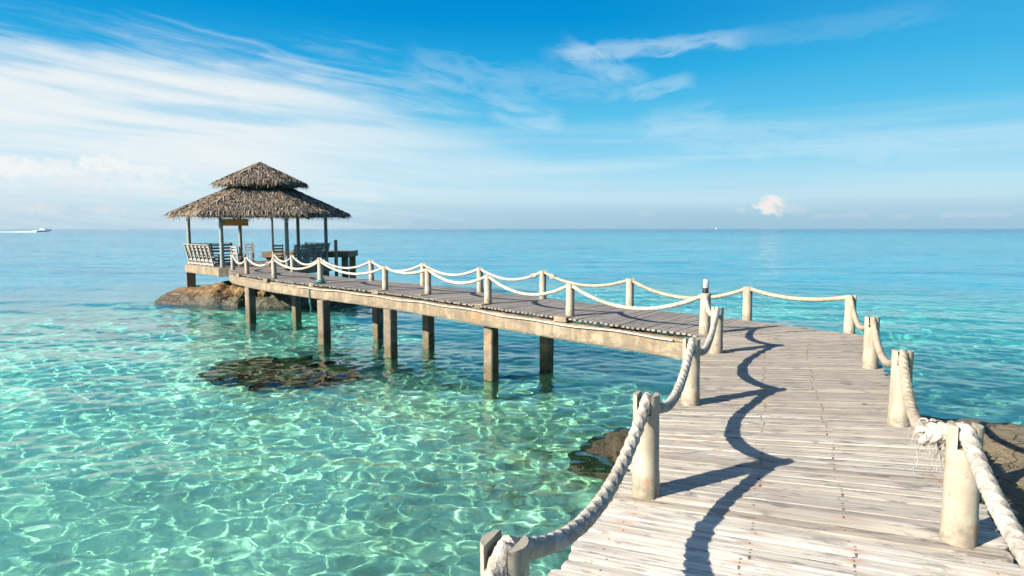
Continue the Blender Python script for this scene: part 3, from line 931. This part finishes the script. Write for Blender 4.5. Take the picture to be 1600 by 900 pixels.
def rope(label, runs, mat, near=False, rad=0.041, group='ropes of the railing'):
    """runs: list of (A, B, sag); each hanging span is a part of the rope"""
    c = runs[0][0]
    root = tag(empty('rope', (c[0], c[1], c[2])), label, 'rope', group)
    for A, B, sag, kind in runs:
        ds, n = (0.012, 24) if kind == 2 else (0.02, 16) if kind == 1 else (0.03, 12)
        pts = span_pts(A, B, sag, ds); mb = MB()
        mb.tube(pts, rad, n, True, braid if kind else twist)
        if kind == 2: fuzz(mb, pts, rad, 260, .028, .0007)
        if kind == 1: fuzz(mb, pts, rad, 40, .025, .0008)
        kid(mb.build('rope_span', mat, smooth=True, angle=180), root)
    return root


def knot(root, c, t, mat, size=1.0, strands=40, ln=0.12, name='knot'):
    """a lumpy bend of rope with frayed ends"""
    mb = MB(); c = Vector(c); t = Vector(t).normalized(); u = t.cross(Vector((0, 0, 1))).normalized(); w = u.cross(t)
    for q in range(3):
        o = c + t * (q - 1) * 0.05 * size + w * random.uniform(-.02, .02)
        ax = (t + u * random.uniform(-.6, .6) + w * random.uniform(-.6, .6)).normalized(); ru = ax.cross(Vector((0.2, 0.1, 1))).normalized(); rw = ru.cross(ax)
        R = 0.042 * size * (1.06 if q == 1 else 0.9)
        mb.tube([o + (ru * cos(a) + rw * sin(a)) * R + ax * 0.02 * size * sin(a * 2 + q) for a in np.linspace(0, 2 * pi, 26)], 0.023 * size, 10, False, braid)
    for q in range(strands):
        a = random.uniform(0, 2 * pi); s = random.uniform(-1.1, 1.1)
        d = (u * cos(a) + w * sin(a)); p = c + t * s * 0.07 * size + d * 0.06 * size
        l = ln * random.uniform(.35, 1.2); side_ = t * random.uniform(-1, 1) + d * .45 + u * random.uniform(-.5, .5)
        pts = [p, p + side_ * l * .4 + Vector((0, 0, .02)) * random.uniform(-.5, 1.5), p + side_ * l * .6 + u * random.uniform(-.03, .03) - Vector((0, 0, l * random.uniform(.2, .7))), p + side_ * l * .55 + t * random.uniform(-.03, .03) - Vector((0, 0, l * random.uniform(.5, 1.4)))]
        r = random.choice((.0009, .0012, .0016, .0022, .006)) * size
        cv = []
        for e in range(9):      # a smooth drooping curl through the four points
            b = e / 8; a_ = 1 - b
            cv.append(pts[0] * a_ ** 3 + pts[1] * 3 * a_ * a_ * b + pts[2] * 3 * a_ * b * b + pts[3] * b ** 3 + (u * sin(e * 1.7 + q) + t * cos(e * 1.3 + q * 2)) * .006)
        mb.tube(cv, [r * (1 - .07 * e) for e in range(9)], 5, False)
    return kid(mb.build(name, mat, smooth=True, angle=180), root)


def mid(A, B, s, sag):
    return tuple(span_pts(A, B, sag, 1)[0].lerp(span_pts(A, B, sag, 1)[-1], s) - Vector((0, 0, 4 * sag * s * (1 - s))))


Lp, Rp = LEFT, RIGHT
sL = [.33, .30, .30, .32, .20, .36, .32, .27, .14, .30, .30, .27, .30]
kL = [2, 2, 2, 2, 1, 1, 1, 0, 0, 0, 0, 0, 0]
lampA = (lx, ly, lh - 0.01)
runs = []
for i in range(11):
    A, B = Lp[i], Lp[i + 1]
    runs.append((A, B, sL[i], kL[i]))
r1 = rope('thick white braided rope along the left edge, past the lamp to the dark far knot', runs, M['rope'])
r2 = rope('white rope of the front row from the dark knot to the pavilion bench', [(Lp[11], Lp[12], .27, 0), (Lp[12], Lp[13], .3, 0)], M['rope'])
a_, b_ = Lp[11], Lp[12]
knot(r2, mid(a_, b_, .2, .27), (b_[0] - a_[0], b_[1] - a_[1], -.1), M['rope2'], 1.2, 16, .08)
kn = Rp[1]; kt = Vector((Rp[2][0] - kn[0], Rp[2][1] - kn[1], 0)).normalized()
kc = (kn[0] - 0.115, kn[1] + 0.10, kn[2] - 0.075)
r3 = rope('bright white plaited rope at the lower right corner, ending in a frayed knot', [(Rp[0], Rp[1], .26, 2)], M['rope'], rad=.046)
mb = MB(); mb.tube([Vector((kn[0], kn[1], kn[2] - .028)).lerp(Vector(kc), s) for s in (0, .3, .6, 1)], .046, 16, True, braid); kid(mb.build('rope_end', M['rope'], smooth=True, angle=180), r3)
knot(r3, kc, (1, -.45, .25), M['rope'], 1.0, 60, .155)
r4 = rope('cream rope along the right edge and round the outer bend to the spliced post',
          [((kc[0], kc[1], kc[2] + .03), Rp[2], .22, 2), (Rp[2], Rp[3], .29, 1), (Rp[3], Rp[4], .30, 1), (Rp[4], Rp[5], .12, 1), (Rp[5], Rp[6], .30, 1), (Rp[6], Rp[7], .24, 1)], M['rope2'])
a_, b_ = Rp[6], Rp[7]
knot(r4, mid(a_, b_, .87, .24), (b_[0] - a_[0], b_[1] - a_[1], .5), M['rope'], 1.0, 24, .11)
r5 = rope('white rope of the rear row from the frayed splice to the pavilion entrance', [(Rp[i], Rp[i + 1], s, 0) for i, s in ((7, .26), (8, .26), (9, .28), (10, .30), (11, .30), (12, .28))], M['rope'])
a_, b_ = Rp[7], Rp[8]
knot(r5, mid(a_, b_, .14, .26), (b_[0] - a_[0], b_[1] - a_[1], -.5), M['rope2'], 1.0, 24, .11)

# teal mooring line wound round a post foot and hanging down the beam
px_, py_, _ = Lp[10]
mb = MB()
hel = [(px_ + (PR * 1.05 + .018) * cos(t), py_ + (PR * 1.05 + .018) * sin(t), .03 + .09 * t / (6 * pi)) for t in np.linspace(0, 6 * pi, 70)]
mb.tube(hel, .02, 8, True)
mb.tube([(px_ + .10 + .09 * sin(t), py_ - .02, .09 - .07 * cos(t)) for t in np.linspace(0, 5.5, 20)], .02, 8)
for q in range(4):
    ox = -.285 + q * .018
    oy = -.285 + q * .012
    mb.tube([(px_ - .03, py_ - .1, .05), (px_ + ox * .8, py_ + oy * .8, .02), (px_ + ox, py_ + oy, -.15), (px_ + ox + random.uniform(-.04, .04), py_ + oy, -.42), (px_ + ox + random.uniform(-.07, .07), py_ + oy - .01, -.62 - .1 * q)], .016, 6)
tag(mb.build('mooring_line', M['teal'], smooth=True), 'frayed teal line wound round a post foot and hanging over the beam', 'rope')

# ------------------------------------------------------------------ pavilion
GX, GY = -12.75, 32.5
COLS = [(-9.65, 33.3), (-10.63, 30.3), (-13.38, 29.55), (-16.31, 32.4), (-14.77, 34.9), (-11.79, 35.4)]
pav = tag(empty('pavilion', (GX, GY, 0)), 'open six sided pavilion with a two tier thatched roof at the end of the boardwalk', 'pavilion')


def out(p, d):
    v = Vector((p[0] - GX, p[1] - GY)); return (GX + v.x * (1 + d / v.length), GY + v.y * (1 + d / v.length))


ring = [out(p, .28) for p in COLS][::-1]
mb = MB(); mb.hull([(x, y, -.40) for x, y in ring], [(x, y, -0.012) for x, y in ring])
ob = mb.build('floor_slab', M['beam'], bevel=.02); kid(ob, pav)
mb = MB(); r2_ = [out(p, .18) for p in COLS][::-1]; mb.hull([(x, y, -0.008) for x, y in r2_], [(x, y, .012) for x, y in r2_])
kid(mb.build('floor_boards', M['darkwood']), pav)
for x, y in ((-16.3, 32.4), (-9.75, 33.2), (-14.6, 34.9), (-11.8, 35.3)):
    ob = pile(x, y, .5, -.39, -4.5, .42); kid(ob, pav); ob.name = 'support_pile'
for x, y in COLS:
    mb = MB(); mb.lathe([(.11, .01), (.10, .06), (.092, .3), (.088, 2.75)], 12, (x, y, 0)); kid(mb.build('column', M['column'], smooth=True, angle=50), pav)
mb = MB(); mb.lathe([(.05, .01), (.045, 2.6)], 10, (-11.2, 30.05, 0)); kid(mb.build('pole', M['pole'], smooth=True, angle=50), pav)
mb = MB()
for i in range(6):
    a, b = COLS[i], COLS[(i + 1) % 6]; mb.bar((a[0], a[1], 2.56), (b[0], b[1], 2.56), .10, .16)
for i in range(6):
    a = COLS[i]; e = out(a, 1.0); mb.bar((e[0], e[1], 2.36), (GX, GY, 4.15), .08, .12)
kid(mb.build('roof_frame', M['darkwood']), pav)


def roof(name, R0, z0, R1_, z1, rows, per, ln, wd, seed, cap=False):
    """thatch: overlapping rows of leaf strips over a six sided cone, shaggy at the eaves"""
    rg2 = random.Random(seed); mb = MB()
    A = [radians(-15 + 60 * q) for q in range(6)]
    def P(q, s, f):     # face q, s across 0..1, f 0 eave .. 1 top
        R = R0 + (R1_ - R0) * f; z = z0 + (z1 - z0) * f
        a = Vector((R * cos(A[q]), -R * sin(A[q]), z)); b = Vector((R * cos(A[(q + 1) % 6]), -R * sin(A[(q + 1) % 6]), z))
        return a.lerp(b, s)
    for q in range(6):   # solid underlay with thickness
        a, b, c, d = P(q, 0, 0), P(q, 1, 0), P(q, 1, 1), P(q, 0, 1); dn = Vector((0, 0, -.09)); inn = -.05
        mb.add([a, b, c, d, a + dn, b + dn, c + dn, d + dn], [[0, 1, 2, 3], [7, 6, 5, 4], [0, 4, 5, 1]], None, (.12, 0, 0))
    for q in range(6):
        e0, e1 = P(q, 0, 0), P(q, 1, 0); tp = P(q, .5, 1); side_ = (e1 - e0).normalized(); dn = ((e0 + e1) / 2 - tp).normalized(); nr = side_.cross(dn); nr = nr if nr.z > 0 else -nr
        for rr in range(rows):
            f = rr / rows; width = (P(q, 1, f) - P(q, 0, f)).length; cnt = max(4, int(per * width))
            for k_ in range(cnt):
                s = (k_ + rg2.random()) / cnt; p = P(q, min(1, max(0, s)), min(1, f + rg2.uniform(0, 1.0 / rows)))
                l = ln * rg2.uniform(.6, 1.35); w = wd * rg2.uniform(.5, 1.4)
                d = (dn + side_ * rg2.gauss(0, .16)).normalized(); lift = rg2.uniform(.008, .035); droop = .25 * l if rr < 2 else rg2.uniform(-.03, .05) * l
                p0 = p - d * l * .45 + nr * .012; p1 = p + nr * (lift + .02); p2 = p + d * l * .55 + nr * lift - Vector((0, 0, droop))
                sd = side_ * w / 2; tw = nr * rg2.uniform(-.02, .02)
                mb.add([p0 - sd, p0 + sd, p1 + sd + tw, p1 - sd - tw, p2 + sd * .3, p2 - sd * .3], [[0, 1, 2, 3], [3, 2, 4, 5]], None,
                       (min(1, max(0, rg2.gauss(.5, .24))), 0, 0))
        # ragged fringe hanging from the eave
        L = (e1 - e0).length; cnt = int(L * 34)
        for k_ in range(cnt):
            s = rg2.random(); p = e0.lerp(e1, s) + nr * rg2.uniform(-.06, .03) - dn * rg2.uniform(-.06, .1); l = rg2.uniform(.10, .26) * (1.5 if rg2.random() < .08 else 1); w = wd * rg2.uniform(.35, .9)
            sd = side_ * w / 2; p2 = p + dn * l * .45 - Vector((0, 0, l * .8)) + side_ * rg2.uniform(-.05, .05)
            mb.add([p - sd, p + sd, p2 + sd * .3, p2 - sd * .3], [[0, 1, 2, 3]], None, (min(1, max(0, rg2.gauss(.72, .25))), 0, 0))
        # thicker bundle along the hip
        h0, h1 = P(q, 0, 0), P(q, 0, 1); hd = (h0 - h1).normalized(); cnt = int((h1 - h0).length * 22)
        for k_ in range(cnt):
            p = h0.lerp(h1, rg2.random()) + Vector((0, 0, rg2.uniform(.02, .08))); l = .45
            sdv = Vector((-hd.y, hd.x, 0)).normalized(); d = (hd + sdv * rg2.gauss(0, .45)).normalized(); w = wd * .9
            mb.add([p - sdv * w / 2, p + sdv * w / 2, p + d * l + sdv * w / 4 - Vector((0, 0, .05)), p + d * l - sdv * w / 4 - Vector((0, 0, .05))], [[0, 1, 2, 3]], None, (min(1, max(0, rg2.gauss(.62, .2))), 0, 0))
    if cap:
        for k_ in range(60):
            a = rg2.uniform(0, 2 * pi); d = Vector((cos(a), sin(a), -.6)); sdv = Vector((-sin(a), cos(a), 0)); p = Vector((0, 0, z1 + .03)); l = .4
            mb.add([p - sdv * .04, p + sdv * .04, p + d * l + sdv * .03, p + d * l - sdv * .03], [[0, 1, 2, 3]], None, (min(1, max(0, rg2.gauss(.5, .2))), 0, 0))
    ob = mb.build(name, M['thatch']); ob.parent = pav; ob.location = (.12, 0, 0)
    return ob


roof('lower_roof', 4.32, 2.50, 1.62, 3.74, 24, 28, .32, .042, 3)
roof('upper_roof', 2.24, 4.02, .10, 5.03, 16, 26, .34, .045, 5, True)
mb = MB(); A6 = [radians(-15 + 60 * q) for q in range(6)][::-1]
mb.hull([(1.6 * cos(a), -1.6 * sin(a), 3.70) for a in A6], [(1.5 * cos(a), -1.5 * sin(a), 4.38) for a in A6])
ob = mb.build('roof_drum', M['darkwood']); ob.parent = pav; ob.location = (.12, 0, 0)

# hanging board
sg = tag(empty('hanging_board', (-14.5, 33.6, 2.12)), 'orange brown varnished board hanging under the left eaves of the pavilion', 'sign')
sg.rotation_euler = (0, 0, .05)
mb = MB(); mb.box((0, 0, 0), (1.42, .035, .36)); mb.build('board', M['sign'], sg, bevel=.006)
for s in (-.6, .6):
    mb = MB(); mb.tube([(s, 0, .17), (s, 0, .55)], .006, 6); mb.build('hanger', M['black'], sg)


# benches and chairs
def bench(a, b, label, n=6):
    """slatted bench along the side a-b of the floor, its back leaning outwards"""
    a, b = Vector((*a, 0)), Vector((*b, 0)); t = (b - a).normalized(); o = Vector((t.y, -t.x, 0))
    if o.dot((a + b) / 2 - Vector((GX, GY, 0))) < 0: o = -o
    L = (b - a).length; rz = atan2(t.y, t.x)
    root = tag(empty('bench', a, 0), label, 'bench', 'slatted benches round the pavilion floor')
    a0 = Vector((0, 0, 0))
    mb = MB()
    for k_ in range(4): mb.bar(a0 - o * (.05 + k_ * .115) + Vector((0, 0, .44)), a0 + t * L - o * (.05 + k_ * .115) + Vector((0, 0, .44)), .10, .035)
    mb.build('seat', M['bench'], root)
    mb = MB()
    for z, d in ((.60, .07), (.76, .12), (.92, .17)): mb.bar(a0 + o * d + Vector((0, 0, z)), a0 + t * L + o * d + Vector((0, 0, z)), .03, .095, (o * .3 + Vector((0, 0, 1))).normalized())
    mb.bar(a0 + o * .22 + Vector((0, 0, 1.02)), a0 + t * L + o * .22 + Vector((0, 0, 1.02)), .14, .03)
    mb.build('backrest', M['bench'], root)
    mb = MB()
    for z in (.10, .27): mb.bar(a0 + o * .05 + Vector((0, 0, z)), a0 + t * L + o * .05 + Vector((0, 0, z)), .03, .10)
    mb.build('skirt', M['bench'], root)
    for k_ in range(n):
        p = t * (L * (k_ + .12) / (n - .76))
        mb = MB(); mb.bar(p + o * .02 + Vector((0, 0, .02)), p + o * .235 + Vector((0, 0, 1.0)), .06, .10, t); mb.build('back_support', M['bench'], root)
        if k_ % 2 == 0:
            mb = MB(); mb.bar(p - o * .42 + Vector((0, 0, .01)), p - o * .42 + Vector((0, 0, .42)), .06, .06); mb.build('leg', M['bench'], root)
    return root


def lerp2(a, b, s): return (a[0] + (b[0] - a[0]) * s, a[1] + (b[1] - a[1]) * s)


C_ = [out(p, .05) for p in COLS]
bench(lerp2(C_[3], C_[2], .03), lerp2(C_[3], C_[2], .80), 'pale slatted bench with a leaning back on the left side of the pavilion', 7)
bench(lerp2(C_[4], C_[3], .12), lerp2(C_[4], C_[3], .95), 'darker slatted bench on the rear left side, behind the leaning back of the left bench', 5)
bench(lerp2(C_[0], C_[1], .05), lerp2(C_[0], C_[1], .92), 'grey slatted bench on the right front side behind the rope posts', 6)
bench(lerp2(C_[5], C_[0], .10), lerp2(C_[5], C_[0], .95), 'slatted bench along the rear right side in front of the jetty', 5)


def chair(x, y, rz, label):
    root = tag(empty('chair', (x, y, .012), rz), label, 'chair', 'slat back chairs in the pavilion')
    mb = MB(); mb.box((0, 0, .44), (.46, .44, .035)); mb.build('seat', M['bench'], root)
    mb = MB()
    for z in (.62, .77, .92): mb.box((0, .23 + (z - .44) * .12, z), (.46, .025, .085))
    mb.build('backrest', M['bench'], root)
    for sx in (-1, 1):
        mb = MB(); mb.bar((sx * .21, .2, 0), (sx * .21, .30, .99), .05, .05); mb.build('leg', M['bench'], root)
        mb = MB(); mb.bar((sx * .21, -.19, 0), (sx * .21, -.19, .42), .05, .05); mb.build('leg', M['bench'], root)
    return root


chair(-14.2, 34.5, .15, 'slat back chair beside the rear left column, in front of the sea')
chair(-11.7, 32.1, .35, 'slat back chair to the right of the thin brown pole')
chair(-12.95, 30.45, 2.6, 'slat back chair beside the front left column near the bench end')

# jetty behind the pavilion
jet = tag(empty('jetty', (-12.0, 37.5, .3)), 'raised concrete landing platform behind the pavilion', 'jetty')
mb = MB(); mb.box((-12.0, 38.3, .30), (5.0, 2.6, .34), .03); kid(mb.build('slab', M['beam'], bevel=.02), jet)
for x, y in ((-9.75, 37.35), (-9.8, 39.3), (-14.2, 37.4), (-14.2, 39.3)):
    o = pile(x, y, .03, .14, -4.6, .34); kid(o, jet); o.name = 'leg'
mb = MB(); mb.lathe([(.11, -4), (.10, .4), (.095, 1.15)], 10, (-10.1, 36.75, 0)); tag(mb.build('mooring_post', M['pole'], smooth=True, angle=50), 'rough timber mooring post standing in front of the raised jetty', 'post')
mb = MB(); mb.bar((-15.0, 37.2, -4), (-15.08, 37.2, .95), .09, .09); tag(mb.build('stake', M['darkwood']), 'short leaning wooden stake at the left end of the raised jetty', 'post')


# ------------------------------------------------------------------ boats
def loft(mb, secs, at=(0, 0, 0)):
    m = len(secs[0]); vs = [p for s in secs for p in s]
    fs = [[i * m + j, i * m + j + 1, (i + 1) * m + j + 1, (i + 1) * m + j] for i in range(len(secs) - 1) for j in range(m - 1)]
    fs += [list(range(m)), [(len(secs) - 1) * m + j for j in range(m)][::-1]]
    mb.add(vs, fs, None, at)


def boat(loc, rz, s, label, cat='boat', name='speedboat', pitch=0.0):
    root = tag(empty(name, loc, rz), label, cat); root.scale = (s, s, s); root.rotation_euler = (0, -pitch, rz)
    def secs(z0, z1, inset=0.0):
        out_ = []
        for x, w, k_ in ((-5, 1.6, .3), (-2, 1.75, .2), (1, 1.65, .2), (3.2, 1.1, .35), (4.6, .5, .7), (5.4, .06, 1.1)):
            out_.append([(x, -w * .25 if z0 < .2 else -w * .9, z0 + (k_ if z0 < .2 else k_ * .5)), (x, -w, z1 + k_ * .5), (x, 0, z1 + k_ * .5 + .05), (x, w, z1 + k_ * .5), (x, w * .25 if z0 < .2 else w * .9, z0 + (k_ if z0 < .2 else k_ * .5))])
        return out_
    mb = MB(); loft(mb, secs(-.4, .75)); mb.build('hull', M['white'], root)
    mb = MB(); loft(mb, secs(.77, 1.1)); mb.build('deck', M['white'], root)
    mb = MB(); mb.hull([(-2.5, -1.2, 1.25), (2.0, -1.1, 1.3), (2.0, 1.1, 1.3), (-2.5, 1.2, 1.25)], [(-2.2, -1.0, 2.4), (.6, -.9, 2.3), (.6, .9, 2.3), (-2.2, 1.0, 2.4)]); mb.build('cabin', M['white'], root)
    mb = MB(); mb.hull([(.0, -1.06, 1.62), (1.62, -1.0, 1.62), (1.62, 1.0, 1.62), (.0, 1.06, 1.62)], [(-.2, -1.0, 2.16), (.92, -.94, 2.16), (.92, .94, 2.16), (-.2, 1.0, 2.16)]); mb.build('windscreen', M['black'], root)
    return root


bx, by = -477.0, 655.0
boat((bx, by, SEA + .5), 0.12, 1.35, 'white motor boat with a dark bow speeding to the right on the horizon', pitch=.05)
mb = MB()
for q in range(60):
    s = q / 59; x0 = bx - 7 - s * 52; w = 2.2 + s * 2.0; hgt = (1.1 * (1 - s) ** 6 + .18 + .12 * random.random()) * (1 if random.random() > .12 else .4)
    c = (x0, by - .12 * (bx - x0) * 1.0, SEA)
    mb.lathe([(w, -.1), (w * .9, hgt * .5), (w * .5, hgt), (w * .1, hgt * 1.05)], 8, c)
tag(mb.build('wake', M['foam'], smooth=True), 'white foam wake trailing behind the motor boat', 'wake', kind='stuff')
boat((-1120, 4000, SEA + 1.0), 2.2, 2.1, 'tiny white boat on the horizon just right of the pavilion roof')
boat((1275, 4000, SEA + 1.0), .4, 1.9, 'tiny white boat on the open horizon left of the round cloud')
